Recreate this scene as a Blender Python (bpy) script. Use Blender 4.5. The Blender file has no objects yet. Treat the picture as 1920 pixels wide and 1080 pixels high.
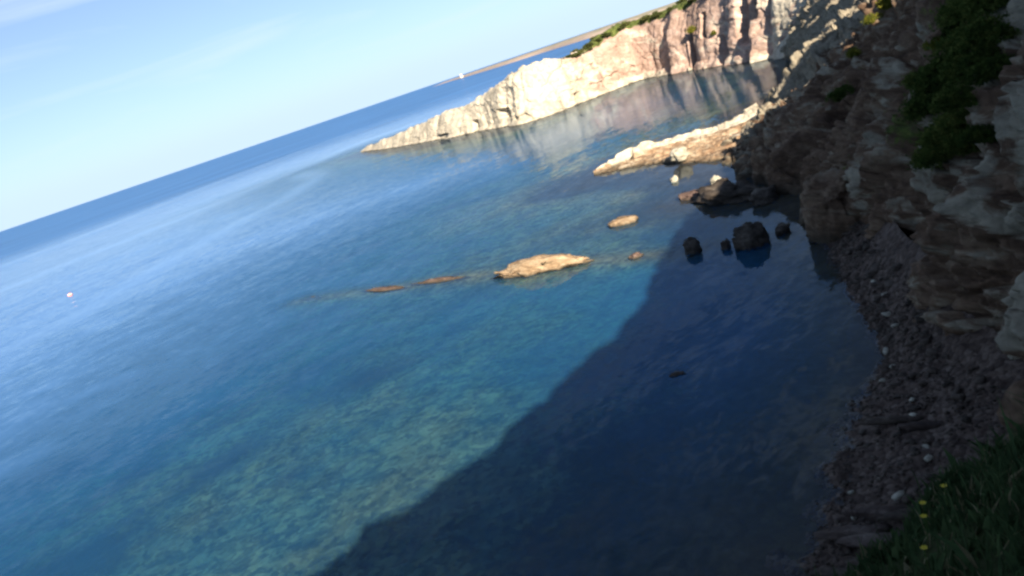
import bpy, math, random
import numpy as np
from mathutils import Matrix, Vector

rng = np.random.default_rng(7)
random.seed(7)
SC = bpy.context.scene
COL = SC.collection

# ------------------------------------------------------------------ camera
ROLL, PITCH, EYE = math.radians(18.78), math.radians(15.266), 15.0
cam_d = bpy.data.cameras.new('camera')
cam_d.sensor_width = 36.0
cam_d.lens = 28.125
cam_d.clip_start, cam_d.clip_end = 0.1, 200000.0
cam = bpy.data.objects.new('camera', cam_d)
COL.objects.link(cam)
fwd = Vector((0, math.cos(PITCH), -math.sin(PITCH)))
upv = Vector((0, math.sin(PITCH), math.cos(PITCH)))
rgt = Vector((1, 0, 0))
cr, sr = math.cos(ROLL), math.sin(ROLL)
cx, cy, cz = cr * rgt - sr * upv, sr * rgt + cr * upv, -fwd
cam.matrix_world = Matrix(((cx.x, cy.x, cz.x, 0), (cx.y, cy.y, cz.y, 0), (cx.z, cy.z, cz.z, EYE), (0, 0, 0, 1)))
SC.camera = cam

# ------------------------------------------------------------------ sky and sun
SUN_EL = math.radians(22.5)
sun_h = Vector((0.08, -1.0, 0)).normalized()
sun_dir = Vector((sun_h.x * math.cos(SUN_EL), sun_h.y * math.cos(SUN_EL), math.sin(SUN_EL)))
W = bpy.data.worlds.new('World')
SC.world = W
W.use_nodes = True
wn, wl = W.node_tree.nodes, W.node_tree.links
wn.clear()
out = wn.new('ShaderNodeOutputWorld')
bg = wn.new('ShaderNodeBackground')
bg.inputs['Strength'].default_value = 0.05
sky = wn.new('ShaderNodeTexSky')
sky.sky_type = 'NISHITA'
sky.sun_disc = False
sky.sun_elevation = SUN_EL
sky.sun_rotation = math.atan2(sun_h.x, sun_h.y)
sky.altitude = 0
sky.air_density = 0.6
sky.dust_density = 0.0
sky.ozone_density = 4.0
# thin cirrus
tc = wn.new('ShaderNodeTexCoord')
mp = wn.new('ShaderNodeMapping')
mp.inputs['Rotation'].default_value = (0.1, 0.12, 0.3)
mp.inputs['Scale'].default_value = (1.1, 1.1, 9.0)
ns = wn.new('ShaderNodeTexNoise')
ns.inputs['Scale'].default_value = 2.3
ns.inputs['Detail'].default_value = 6
ns.inputs['Distortion'].default_value = 0.6
rp = wn.new('ShaderNodeValToRGB')
rp.color_ramp.elements[0].position, rp.color_ramp.elements[0].color = 0.52, (0, 0, 0, 1)
rp.color_ramp.elements[1].position, rp.color_ramp.elements[1].color = 0.82, (0.75, 0.75, 0.75, 1)
mx = wn.new('ShaderNodeMix')
mx.data_type = 'RGBA'
mx.inputs['B'].default_value = (6.4, 7.2, 8.0, 1)
wl.new(tc.outputs['Generated'], mp.inputs['Vector'])
wl.new(mp.outputs['Vector'], ns.inputs['Vector'])
wl.new(ns.outputs['Fac'], rp.inputs['Fac'])
wl.new(rp.outputs['Color'], mx.inputs['Factor'])
wl.new(sky.outputs['Color'], mx.inputs['A'])
# milky high veil: a thin even layer, so it thickens towards the horizon as 1 / sin(elevation)
sx = wn.new('ShaderNodeSeparateXYZ'); wl.new(tc.outputs['Generated'], sx.inputs[0])
def wmath(op, a, b):
    q = wn.new('ShaderNodeMath'); q.operation = op
    for k, v in enumerate((a, b)):
        if isinstance(v, (int, float)): q.inputs[k].default_value = v
        else: wl.new(v, q.inputs[k])
    return q.outputs[0]
vf = wmath('SUBTRACT', 1.0, wmath('EXPONENT', wmath('DIVIDE', -0.08, wmath('MAXIMUM', sx.outputs['Z'], 0.01)), 0.0))
vm = wn.new('ShaderNodeMix'); vm.data_type = 'RGBA'
vm.inputs['B'].default_value = (4.7, 6.0, 7.6, 1)
wl.new(vf, vm.inputs['Factor'])
wl.new(mx.outputs['Result'], vm.inputs['A'])
wl.new(vm.outputs['Result'], bg.inputs['Color'])
wl.new(bg.outputs['Background'], out.inputs['Surface'])

sun_l = bpy.data.lights.new('sun', 'SUN')
sun_l.energy = 4.8
sun_l.angle = math.radians(0.53)
sun_l.color = (1.0, 0.87, 0.70)
sun = bpy.data.objects.new('sun', sun_l)
sun.rotation_euler = sun_dir.to_track_quat('Z', 'Y').to_euler()
COL.objects.link(sun)

SC.view_settings.view_transform = 'Standard'
SC.view_settings.look = 'None'
SC.view_settings.exposure = 1.58
SC.view_settings.gamma = 1.0
SC.view_settings.use_curve_mapping = False
SC.cycles.use_denoising = True
SC.cycles.use_adaptive_sampling = True
SC.cycles.adaptive_threshold = 0.03
SC.cycles.filter_width = 2.6
SC.cycles.max_bounces = 5
SC.cycles.transparent_max_bounces = 8
SC.cycles.caustics_reflective = False
SC.cycles.caustics_refractive = False

# ------------------------------------------------------------------ noise (numpy)
_perm = rng.permutation(512).astype(np.int64)
_perm = np.concatenate([_perm, _perm, _perm])
_g = rng.normal(size=(512, 3)); _g /= np.linalg.norm(_g, axis=1)[:, None]
_r3 = rng.random((512, 3))

def _h(i, j, k):
    return _perm[(_perm[(_perm[i & 511] + j) & 511] + k) & 511]

def perlin(p):
    p = np.asarray(p, float)
    i = np.floor(p).astype(np.int64); f = p - i
    u = f * f * f * (f * (f * 6 - 15) + 10)
    o = np.zeros(len(p))
    for a in (0, 1):
        for b in (0, 1):
            for c in (0, 1):
                g = _g[_h(i[:, 0] + a, i[:, 1] + b, i[:, 2] + c)]
                d = g[:, 0] * (f[:, 0] - a) + g[:, 1] * (f[:, 1] - b) + g[:, 2] * (f[:, 2] - c)
                w = (u[:, 0] if a else 1 - u[:, 0]) * (u[:, 1] if b else 1 - u[:, 1]) * (u[:, 2] if c else 1 - u[:, 2])
                o += d * w
    return o * 1.5

def fbm(p, n=4, gain=0.5, lac=2.1):
    o = np.zeros(len(p)); a = 1.0; q = np.array(p, float)
    for k in range(n):
        o += a * perlin(q + 17.3 * k); a *= gain; q = q * lac
    return o

def ridged(p, n=4):
    o = np.zeros(len(p)); a = 1.0; q = np.array(p, float)
    for k in range(n):
        o += a * (1 - 2 * np.abs(perlin(q + 9.1 * k))); a *= 0.5; q = q * 2.1
    return o

def worley(p):
    """distance to the two nearest cell points and a random value of the nearest cell"""
    p = np.asarray(p, float)
    i = np.floor(p).astype(np.int64)
    d1 = np.full(len(p), 9.0); d2 = np.full(len(p), 9.0); rid = np.zeros(len(p))
    for a in (-1, 0, 1):
        for b in (-1, 0, 1):
            for c in (-1, 0, 1):
                h = _h(i[:, 0] + a, i[:, 1] + b, i[:, 2] + c)
                q = i + (a, b, c) + _r3[h]
                d = np.linalg.norm(p - q, axis=1)
                m = d < d1
                d2 = np.where(m, d1, np.minimum(d2, d))
                rid = np.where(m, _r3[(h + 77) & 511, 0], rid)
                d1 = np.where(m, d, d1)
    return d1, d2, rid

def sstep(a, b, x):
    t = np.clip((x - a) / (b - a), 0, 1)
    return t * t * (3 - 2 * t)

def catmull(P, n):
    P = np.asarray(P, float); m = len(P)
    t = np.linspace(0, m - 1, n); i = np.minimum(t.astype(int), m - 2); f = (t - i)[:, None]
    p0, p1, p2, p3 = P[np.maximum(i - 1, 0)], P[i], P[i + 1], P[np.minimum(i + 2, m - 1)]
    return 0.5 * (2 * p1 + (p2 - p0) * f + (2 * p0 - 5 * p1 + 4 * p2 - p3) * f ** 2 + (3 * p1 - p0 - 3 * p2 + p3) * f ** 3)

# ------------------------------------------------------------------ helpers
def mesh_obj(name, verts, faces, mat=None, parent=None, smooth=True, attrs=None):
    me = bpy.data.meshes.new(name)
    verts = np.asarray(verts, float)
    if isinstance(faces, np.ndarray):
        nf, k = faces.shape
        me.vertices.add(len(verts)); me.vertices.foreach_set('co', verts.ravel())
        me.loops.add(nf * k); me.loops.foreach_set('vertex_index', faces.ravel().astype(np.int32))
        me.polygons.add(nf)
        me.polygons.foreach_set('loop_start', np.arange(0, nf * k, k, dtype=np.int32))
        me.polygons.foreach_set('loop_total', np.full(nf, k, dtype=np.int32))
        me.update(calc_edges=True)
    else:
        me.from_pydata([tuple(v) for v in verts], [], faces); me.update()
    if smooth:
        me.polygons.foreach_set('use_smooth', np.ones(len(me.polygons), dtype=bool))
    for k, v in (attrs or {}).items():
        a = me.attributes.new(k, 'FLOAT', 'POINT'); a.data.foreach_set('value', np.asarray(v, np.float32))
    if mat: me.materials.append(mat)
    ob = bpy.data.objects.new(name, me); COL.objects.link(ob)
    if parent: ob.parent = parent
    return ob

def tag(o, label=None, cat=None, group=None, kind=None):
    if label: o['label'] = label
    if cat: o['category'] = cat
    if group: o['group'] = group
    if kind: o['kind'] = kind
    return o

def empty(name, loc, rz=0.0, scale=1.0):
    o = bpy.data.objects.new(name, None); COL.objects.link(o)
    o.location = loc; o.rotation_euler = (0, 0, rz); o.scale = (scale,) * 3 if not hasattr(scale, '__len__') else scale
    return o

def grid_faces(n, m, flip=False):
    a = np.arange(n - 1)[:, None] * m + np.arange(m - 1)[None, :]
    f = np.stack([a, a + m, a + m + 1, a + 1], -1).reshape(-1, 4)
    return f[:, ::-1].copy() if flip else f

def grid_normals(G):
    du = np.gradient(G, axis=0); dv = np.gradient(G, axis=1)
    n = np.cross(du, dv); n /= np.maximum(np.linalg.norm(n, axis=2, keepdims=True), 1e-9)
    return n

# ------------------------------------------------------------------ node materials
class NT:
    def __init__(s, name):
        s.m = bpy.data.materials.new(name); s.m.use_nodes = True
        s.n, s.l = s.m.node_tree.nodes, s.m.node_tree.links; s.n.clear()
        s.out = s.n.new('ShaderNodeOutputMaterial')
    def node(s, t, **kw):
        nd = s.n.new(t)
        for k, v in kw.items():
            if hasattr(nd, k): setattr(nd, k, v)
        return nd
    def set(s, nd, key, v):
        if isinstance(v, bpy.types.NodeSocket): s.l.new(v, nd.inputs[key])
        else: nd.inputs[key].default_value = v
    def math(s, op, a, b=0.0, clamp=False):
        nd = s.n.new('ShaderNodeMath'); nd.operation = op; nd.use_clamp = clamp
        s.set(nd, 0, a); s.set(nd, 1, b); return nd.outputs[0]
    def vmath(s, op, a, b=(0, 0, 0)):
        nd = s.n.new('ShaderNodeVectorMath'); nd.operation = op
        s.set(nd, 0, a)
        if op == 'SCALE': s.set(nd, 'Scale', b)
        else: s.set(nd, 1, b)
        return nd.outputs[0]
    def obj(s):
        return s.n.new('ShaderNodeTexCoord').outputs['Object']
    def pos(s):
        return s.n.new('ShaderNodeNewGeometry').outputs['Position']
    def mapping(s, v, scale=(1, 1, 1), rot=(0, 0, 0)):
        nd = s.n.new('ShaderNodeMapping'); nd.vector_type = 'TEXTURE'; s.set(nd, 'Vector', v)
        nd.inputs['Scale'].default_value = tuple(1.0 / k for k in scale); nd.inputs['Rotation'].default_value = rot
        return nd.outputs[0]
    def noise(s, v, scale, detail=4, rough=0.55, dist=0.0, color=False):
        nd = s.n.new('ShaderNodeTexNoise'); s.set(nd, 'Vector', v); s.set(nd, 'Scale', scale)
        nd.inputs['Detail'].default_value = detail; nd.inputs['Roughness'].default_value = rough
        nd.inputs['Distortion'].default_value = dist
        return nd.outputs['Color' if color else 'Fac']
    def voronoi(s, v, scale, feature='F1', out='Distance'):
        nd = s.n.new('ShaderNodeTexVoronoi'); nd.feature = feature; s.set(nd, 'Vector', v); s.set(nd, 'Scale', scale)
        return nd.outputs[out]
    def ramp(s, f, stops):
        nd = s.n.new('ShaderNodeValToRGB'); s.set(nd, 'Fac', f)
        e = nd.color_ramp.elements
        while len(e) < len(stops): e.new(0.5)
        for q, (p, c) in zip(e, stops):
            q.position = p; q.color = (c, c, c, 1) if not hasattr(c, '__len__') else (*c, 1)
        return nd.outputs['Color']
    def mix(s, f, a, b, mode='MIX'):
        nd = s.n.new('ShaderNodeMix'); nd.data_type = 'RGBA'; nd.blend_type = mode
        s.set(nd, 'Factor', f)
        for k, v in (('A', a), ('B', b)):
            s.set(nd, k, v if isinstance(v, bpy.types.NodeSocket) else (*v, 1))
        return nd.outputs['Result']
    def attr(s, name):
        nd = s.n.new('ShaderNodeAttribute'); nd.attribute_name = name; return nd.outputs['Fac']
    def bump(s, h, strength=0.5, dist=0.1, normal=None):
        nd = s.n.new('ShaderNodeBump'); s.set(nd, 'Height', h)
        nd.inputs['Strength'].default_value = strength; nd.inputs['Distance'].default_value = dist
        if normal is not None: s.set(nd, 'Normal', normal)
        return nd.outputs[0]
    def principled(s, col, rough=0.9, normal=None, spec=0.2):
        nd = s.n.new('ShaderNodeBsdfPrincipled'); s.set(nd, 'Base Color', col if isinstance(col, bpy.types.NodeSocket) else (*col, 1))
        s.set(nd, 'Roughness', rough); nd.inputs['Specular IOR Level'].default_value = spec
        if normal is not None: s.set(nd, 'Normal', normal)
        s.l.new(nd.outputs[0], s.out.inputs['Surface']); return nd

def rock_material(name, dark, mid, pale, tint, scale=1.0, bed=(0.0, 0.35, 0.2), bumpd=0.12, zone=True, wet=1.4):
    t = NT(name)
    p = t.pos()
    q = t.mapping(p, scale=(0.5 * scale, 0.5 * scale, 1.35 * scale), rot=bed)
    strata = t.noise(q, 1.0, 6, 0.62, 0.7)
    blot = t.noise(p, 0.22 * scale, 5, 0.6, 0.4)
    fine = t.noise(p, 2.6 * scale, 6, 0.65)
    f = t.math('ADD', t.math('MULTIPLY', strata, 0.6), t.math('MULTIPLY', blot, 0.4))
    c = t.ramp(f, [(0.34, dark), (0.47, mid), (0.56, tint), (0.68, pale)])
    if zone:
        # limestone where the outcrop is pale
        pl = t.ramp(t.noise(p, 0.6 * scale, 6, 0.6, 0.5), [(0.3, tuple(0.55 * v for v in pale)), (0.52, tuple(0.85 * v for v in pale)), (0.7, pale)])
        zf = t.math('ADD', t.attr('pale'), t.math('MULTIPLY', t.math('SUBTRACT', strata, 0.5), 1.3))
        c = t.mix(t.ramp(zf, [(0.42, 0.0), (0.58, 1.0)]), c, pl)
        gr = t.ramp(t.noise(p, 1.7, 5, 0.7), [(0.35, (0.035, 0.05, 0.015)), (0.6, (0.10, 0.12, 0.03)), (0.75, (0.20, 0.17, 0.07))])
        gf = t.math('ADD', t.attr('green'), t.math('MULTIPLY', t.math('SUBTRACT', fine, 0.5), 0.9))
        c = t.mix(t.ramp(gf, [(0.45, 0.0), (0.6, 1.0)]), c, gr)
    c = t.mix(0.75, c, t.ramp(fine, [(0.25, 0.45), (0.5, 0.95), (0.75, 1.25)]), 'MULTIPLY')
    if wet:
        z = t.n.new('ShaderNodeSeparateXYZ'); t.l.new(p, z.inputs[0])
        zz = t.math('ADD', z.outputs['Z'], t.math('MULTIPLY', t.math('SUBTRACT', fine, 0.5), 0.8 * wet))
        c = t.mix(t.ramp(t.math('DIVIDE', zz, 2.6 * wet), [(0.02, 0.85), (0.30, 0.0)]), c, (0.05, 0.042, 0.03))
    crack = t.voronoi(t.mapping(p, scale=(1.1 * scale, 1.1 * scale, 2.2 * scale), rot=bed), 1.0, 'DISTANCE_TO_EDGE')
    hgt = t.math('ADD', t.math('MULTIPLY', fine, 0.5), t.math('ADD', t.math('MULTIPLY', strata, 0.9), t.math('MULTIPLY', t.math('MINIMUM', crack, 0.12), 2.2)))
    t.principled(c, 0.92, t.bump(hgt, 0.85, bumpd / scale ** 0.5), 0.15)
    return t.m

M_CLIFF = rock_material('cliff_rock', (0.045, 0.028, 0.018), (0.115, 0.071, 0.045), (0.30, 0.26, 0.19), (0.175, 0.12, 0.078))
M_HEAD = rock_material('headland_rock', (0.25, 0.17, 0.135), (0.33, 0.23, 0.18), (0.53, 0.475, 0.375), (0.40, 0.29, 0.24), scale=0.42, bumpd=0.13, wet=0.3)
M_SPIT = rock_material('spit_rock', (0.16, 0.09, 0.052), (0.27, 0.18, 0.11), (0.60, 0.53, 0.41), (0.38, 0.29, 0.195), scale=1.5, wet=0.55)
M_TAN = rock_material('tan_sea_rock', (0.144, 0.094, 0.054), (0.266, 0.187, 0.115), (0.432, 0.353, 0.245), (0.331, 0.252, 0.166), scale=2.2, zone=False, bumpd=0.08, wet=0.42)
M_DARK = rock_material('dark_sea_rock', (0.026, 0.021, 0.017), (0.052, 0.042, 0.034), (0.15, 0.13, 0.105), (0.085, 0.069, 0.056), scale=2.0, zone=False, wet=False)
M_WHITE = rock_material('pale_stone', (0.216, 0.202, 0.158), (0.324, 0.302, 0.238), (0.518, 0.482, 0.389), (0.418, 0.389, 0.310), scale=3.0, zone=False, bumpd=0.05, wet=False)
M_RED = rock_material('red_sea_rock', (0.075, 0.05, 0.042), (0.12, 0.08, 0.066), (0.24, 0.18, 0.145), (0.17, 0.118, 0.095), scale=2.2, zone=False, wet=0.26)
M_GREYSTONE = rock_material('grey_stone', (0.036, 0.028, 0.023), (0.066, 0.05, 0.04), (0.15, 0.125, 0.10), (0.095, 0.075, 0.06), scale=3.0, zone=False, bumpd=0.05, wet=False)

M_CLIFFSLAB = rock_material('slab_rock', (0.035, 0.025, 0.022), (0.06, 0.043, 0.036), (0.15, 0.12, 0.10), (0.085, 0.062, 0.052), scale=2.0, zone=False, wet=False)

def leaf_material(name, a, b, c):
    t = NT(name)
    oi = t.n.new('ShaderNodeObjectInfo').outputs['Random']
    f = t.noise(t.pos(), 3.1, 3, 0.6)
    col = t.ramp(t.math('ADD', f, t.math('MULTIPLY', t.math('SUBTRACT', oi, 0.5), 0.15)), [(0.3, a), (0.5, b), (0.72, c)])
    d = t.n.new('ShaderNodeBsdfDiffuse'); t.l.new(col, d.inputs[0])
    tr = t.n.new('ShaderNodeBsdfTranslucent'); t.l.new(col, tr.inputs[0])
    ms = t.n.new('ShaderNodeMixShader'); ms.inputs[0].default_value = 0.25
    t.l.new(d.outputs[0], ms.inputs[1]); t.l.new(tr.outputs[0], ms.inputs[2]); t.l.new(ms.outputs[0], t.out.inputs['Surface'])
    return t.m

M_LEAF = leaf_material('bush_leaf', (0.025, 0.043, 0.013), (0.056, 0.082, 0.020), (0.14, 0.155, 0.04))
M_LEAFY = leaf_material('yellow_green_leaf', (0.06, 0.08, 0.015), (0.13, 0.14, 0.025), (0.30, 0.26, 0.04))
M_LEAFG = leaf_material('headland_leaf', (0.04, 0.055, 0.02), (0.085, 0.10, 0.035), (0.16, 0.16, 0.06))
M_GRASS = leaf_material('grass_blade', (0.030, 0.048, 0.022), (0.055, 0.088, 0.035), (0.10, 0.14, 0.055))
M_STRAW = leaf_material('dry_stalk', (0.12, 0.10, 0.05), (0.20, 0.17, 0.09), (0.30, 0.26, 0.15))

def plain(name, col, rough=0.7, var=0.15, scale=8.0):
    t = NT(name)
    f = t.noise(t.obj(), scale, 4, 0.6)
    lo, hi = tuple(v * (1 - var) for v in col), tuple(min(1, v * (1 + var)) for v in col)
    t.principled(t.ramp(f, [(0.3, lo), (0.7, hi)]), rough); return t.m

# ------------------------------------------------------------------ coast geometry shared by sea, seabed and land
# foot (x, y), crest (x, y, z), basal wall height, pale limestone, vegetation, fullness of the slope
ST = [
 ((-26, -12), (-14, -20, 16), 6, .2, .2, 1), ((-16, -3), (-7, -12.7, 16), 6, .2, .2, 1), ((-5, 7), (1, -6.2, 16.1), 5, .2, .3, .8),
 ((6.4, 10.6), (9.6, 0.5, 17.6), 2, .2, .3, .35), ((10.2, 17), (13.2, 9.2, 17.2), 5, .2, .1, 1), ((12.4, 21.3), (17.2, 17.6, 16.9), 5, .28, .1, 1),
 ((13.2, 26), (20.8, 23.6, 16.4), 4, .2, .2, 1), ((15.4, 33), (26, 31, 16.8), 4, .24, .3, 1), ((18.3, 41), (30, 40, 17), 3.8, .22, .2, .95),
 ((18.8, 47), (33.5, 47, 15.2), 3.4, .2, .1, .8), ((20.8, 53), (37, 54, 12.4), 2.2, .2, .1, .7), ((19.5, 59), (39.5, 60.5, 16), 1.6, .2, .1, .6),
 ((20.5, 66), (42, 67, 15), 1.4, .3, .1, .55), ((22.5, 73), (46, 74, 12.2), 1.2, .4, .12, .55), ((25.5, 81), (50, 82, 11.4), 1.0, .6, .15, .7),
 ((29, 87.3), (55, 91, 14), 0.9, .95, .1, .95), ((36, 94), (60, 100, 12.5), 1.5, .9, .1, 1), ((45, 107), (64, 113, 13), 2, .9, .1, 1),
 ((52, 123), (67, 130, 13), 2, .95, .1, 1), ((57.5, 140), (68, 146, 14), 2, .8, .1, 1), ((60, 152), (72, 157, 14), 2, .4, .1, 1)]
# headland: foot, crest, width of the top behind the crest, pale, green
HD = [
 ((58.2, 133), (67, 137, 14.2), 60, .75, .35), ((57.7, 143.8), (64, 147, 14.6), 60, .55, .35), ((56.7, 155.5), (62, 158, 15.0), 60, .16, .4),
 ((54.2, 170.6), (60, 173, 15.0), 60, .10, .5), ((53.0, 178.3), (58, 181, 14.6), 60, .2, .55), ((51.1, 183.9), (56, 188, 14.2), 60, .15, .6), ((49.4, 193), (54, 197, 13.9), 55, .3, .65),
 ((46.0, 200.5), (48.5, 206, 13.5), 45, .28, .7), ((38.7, 197), (40.5, 203, 12.8), 30, .32, .7), ((31, 192.3), (32.5, 197.5, 11.4), 20, .5, .4),
 ((23.6, 187.9), (25.5, 193, 12.0), 14, .85, .0), ((15.9, 188.5), (17.5, 194, 12.1), 12, 1.0, 0), ((10.2, 199.2), (12.5, 204, 10), 10, 1.0, 0),
 ((5.3, 212.3), (8, 216, 7.9), 8, .95, 0), ((-1.9, 221.9), (1, 226, 7.0), 7, .95, 0), ((-11.7, 244.8), (-9, 248, 5.6), 6, .9, 0),
 ((-26, 277), (-24, 279, 3.2), 5, .9, 0), ((-35, 304), (-34, 305, 1.5), 2.5, .8, 0), ((-37.8, 309.5), (-37.5, 310, .3), 1, .8, 0)]
SHORE = np.array([(-40, -30), (-26, -12), (-16, -3), (-5, 7), (3, 13.5), (5, 17.9), (6.7, 20.1), (9.4, 24), (12.2, 27.2), (13.6, 30.2), (14.7, 34), (16.9, 40), (17.8, 45.5),
 (19.9, 52.8), (18.5, 57.1), (16.4, 63.5), (20.5, 66), (20.3, 71), (19, 82.9), (13.5, 88.9), (20, 93), (29, 90), (36, 94), (45, 107), (52, 123), (57.7, 140)]
 + [h[0] for h in HD[1:]] + [(-30, 318), (0, 250), (30, 225), (70, 235), (140, 260)], float)
REEF = np.array([(-20, 76), (-12.3, 70), (-8.5, 66.5), (-3.9, 63.4), (2.4, 57), (6, 55.2), (9, 52), (12, 49.5)])

def seg_dist(xy, poly):
    d = np.full(len(xy), 1e9)
    for a, b in zip(poly[:-1], poly[1:]):
        ab = b - a; t = np.clip(((xy - a) @ ab) / (ab @ ab), 0, 1)
        d = np.minimum(d, np.linalg.norm(xy - a - t[:, None] * ab, axis=1))
    return d

def sea_depth(xy):
    d = seg_dist(xy, SHORE)
    dep = 0.15 + 0.065 * d + 0.0009 * d ** 2
    dep = dep + 2.4 * np.minimum(d / 5, 1) * np.exp(-((xy[:, 0] - 8) / 9) ** 2 - ((xy[:, 1] - 40) / 14) ** 2)
    dep = dep * (1 - 0.5 * np.exp(-((xy[:, 0] + 20) / 17) ** 2 - ((xy[:, 1] - 40) / 16) ** 2))
    dep = np.minimum(dep, 18 - 6 * np.exp(-d / 80))
    r = seg_dist(xy, REEF)
    dep = dep * (1 - 0.72 * np.exp(-(r / 2.2) ** 2))
    p3 = np.column_stack([xy, np.zeros(len(xy))])
    dep = dep * (1 + 0.28 * fbm(p3 / 7.0, 3)) + 0.22 * np.minimum(d / 6, 1) * fbm(p3 / 1.7 + 40, 3)
    return np.maximum(dep, 0.06)

# ------------------------------------------------------------------ sea
def build_sea():
    na, nr = 480, 300
    az = np.linspace(-math.pi, math.pi, na)
    az = az - 0.55 * np.sin(az)                     # finer towards +Y
    rr = np.concatenate([np.linspace(6, 120, 170), np.geomspace(122, 60000, nr - 170)])
    A, R = np.meshgrid(az, rr, indexing='ij')
    xy = np.column_stack([(R * np.sin(A)).ravel(), (R * np.cos(A)).ravel()])
    V = np.column_stack([xy, np.zeros(len(xy))])
    dep = sea_depth(xy)
    # calm water: lagoon, wind shadow of the cliff, slicks
    lag = np.exp(-(np.linalg.norm((xy - (34, 145)) / (24, 48), axis=1)) ** 4)
    shel = 0.55 * np.exp(-(np.linalg.norm((xy - (14, 75)) / (26, 55), axis=1)) ** 2)
    wob = 6 * fbm(np.column_stack([xy / 40, np.zeros(len(xy))]), 3)
    sl = np.zeros(len(xy))
    for poly, w, a in (([(-90, 70), (-68.9, 108.9), (-62.9, 117.4), (-59.8, 147.9), (-56.3, 179.9), (-47.1, 209.4), (-44.9, 251.3), (-60, 300)], 4.5, 0.9),
                       ([(-300, 330), (-223, 382.8), (-190, 428.7), (-163.3, 539.2), (-104.3, 634.3), (-40, 700), (60, 760)], 11, 0.7),
                       ([(-140, 215), (-90.7, 289.4), (-61.8, 350), (-50, 400), (20, 420)], 8, 0.7),
                       ([(-110, 50), (-82, 90), (-76, 130), (-78, 170)], 5, 0.45)):
        d = seg_dist(xy, np.array(poly, float)) + wob * w / 14
        sl = np.maximum(sl, a * np.exp(-(np.maximum(d, 0) / w) ** 2))
    calm = np.clip(np.maximum(np.maximum(lag, shel), sl), 0, 1)
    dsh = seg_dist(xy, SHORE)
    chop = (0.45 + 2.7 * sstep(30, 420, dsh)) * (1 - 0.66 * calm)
    refl = np.maximum(.50 + .26 * sstep(22, 75, dsh) - .48 * sstep(90, 420, dsh), .78 * lag) + .22 * sl  # reflection cut near shore to put extra shade into the shaded water
    t = NT('sea_water')
    p = t.pos()
    depth = t.attr('depth'); chop_n = t.attr('chop')
    # body of the water: seabed seen through it, giving way to scattered blue with depth
    comb = t.n.new('ShaderNodeCombineColor')
    for ch, k in zip(('Red', 'Green', 'Blue'), (0.40, 0.065, 0.075)):
        t.l.new(t.math('EXPONENT', t.math('MULTIPLY', depth, -k)), comb.inputs[ch])
    tr = t.n.new('ShaderNodeBsdfTransparent'); t.l.new(comb.outputs[0], tr.inputs[0])
    bodyc = t.ramp(t.math('DIVIDE', depth, 16.0), [(0.0, (0.008, 0.112, 0.31)), (0.30, (0.020, 0.105, 0.24)), (0.7, (0.055, 0.16, 0.36)), (1.0, (0.05, 0.155, 0.37))])
    patch = t.noise(t.mapping(p, scale=(0.005, 0.014, 1), rot=(0, 0, 0.8)), 1.0, 5, 0.6, 0.6)
    bodyc = t.mix(0.6, bodyc, t.ramp(patch, [(0.35, 0.72), (0.65, 1.2)]), 'MULTIPLY')
    body = t.n.new('ShaderNodeBsdfDiffuse'); t.l.new(bodyc, body.inputs[0])
    bf = t.math('SUBTRACT', 1.0, t.math('EXPONENT', t.math('MULTIPLY', depth, t.math('SUBTRACT', -0.22, t.math('MULTIPLY', depth, 0.016)))))
    inner = t.n.new('ShaderNodeMixShader'); t.l.new(bf, inner.inputs[0]); t.l.new(tr.outputs[0], inner.inputs[1]); t.l.new(body.outputs[0], inner.inputs[2])
    # ripples: slope vectors straight from noise
    w1 = t.noise(t.mapping(p, scale=(0.55, 1.15, 1), rot=(0, 0, 0.82)), 1.0, 4, 0.6, 0.3, color=True)
    w2 = t.noise(t.mapping(p, scale=(1.6, 3.6, 1), rot=(0, 0, 0.6)), 1.0, 3, 0.6, 0.2, color=True)
    w3 = t.noise(t.mapping(p, scale=(0.09, 0.28, 1), rot=(0, 0, 0.85)), 1.0, 2, 0.5, 0.2, color=True)
    half = (0.5, 0.5, 0.5)
    s = t.vmath('ADD', t.vmath('SCALE', t.vmath('SUBTRACT', w1, half), 0.33), t.vmath('SCALE', t.vmath('SUBTRACT', w2, half), 0.30))
    s = t.vmath('ADD', s, t.vmath('SCALE', t.vmath('SUBTRACT', w3, half), 0.14))
    s = t.vmath('SCALE', s, chop_n)
    s = t.vmath('MULTIPLY', s, (1, 1, 0))
    nrm = t.vmath('NORMALIZE', t.vmath('ADD', s, (0, 0, 1)))
    fr = t.n.new('ShaderNodeFresnel'); fr.inputs['IOR'].default_value = 1.333; t.l.new(nrm, fr.inputs['Normal'])
    gl = t.n.new('ShaderNodeBsdfGlossy'); gl.inputs['Roughness'].default_value = 0.06; t.l.new(nrm, gl.inputs['Normal'])
    gl.inputs['Color'].default_value = (0.80, 0.90, 1.0, 1)
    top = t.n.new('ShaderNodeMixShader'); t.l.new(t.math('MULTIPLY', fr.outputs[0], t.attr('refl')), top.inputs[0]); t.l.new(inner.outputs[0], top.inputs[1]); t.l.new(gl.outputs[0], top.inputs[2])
    t.l.new(top.outputs[0], t.out.inputs['Surface'])
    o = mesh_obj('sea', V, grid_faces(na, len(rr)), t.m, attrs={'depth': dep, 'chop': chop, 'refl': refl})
    tag(o, 'blue sea with slicks and clear shallows over the seabed', kind='structure')
build_sea()

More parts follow.
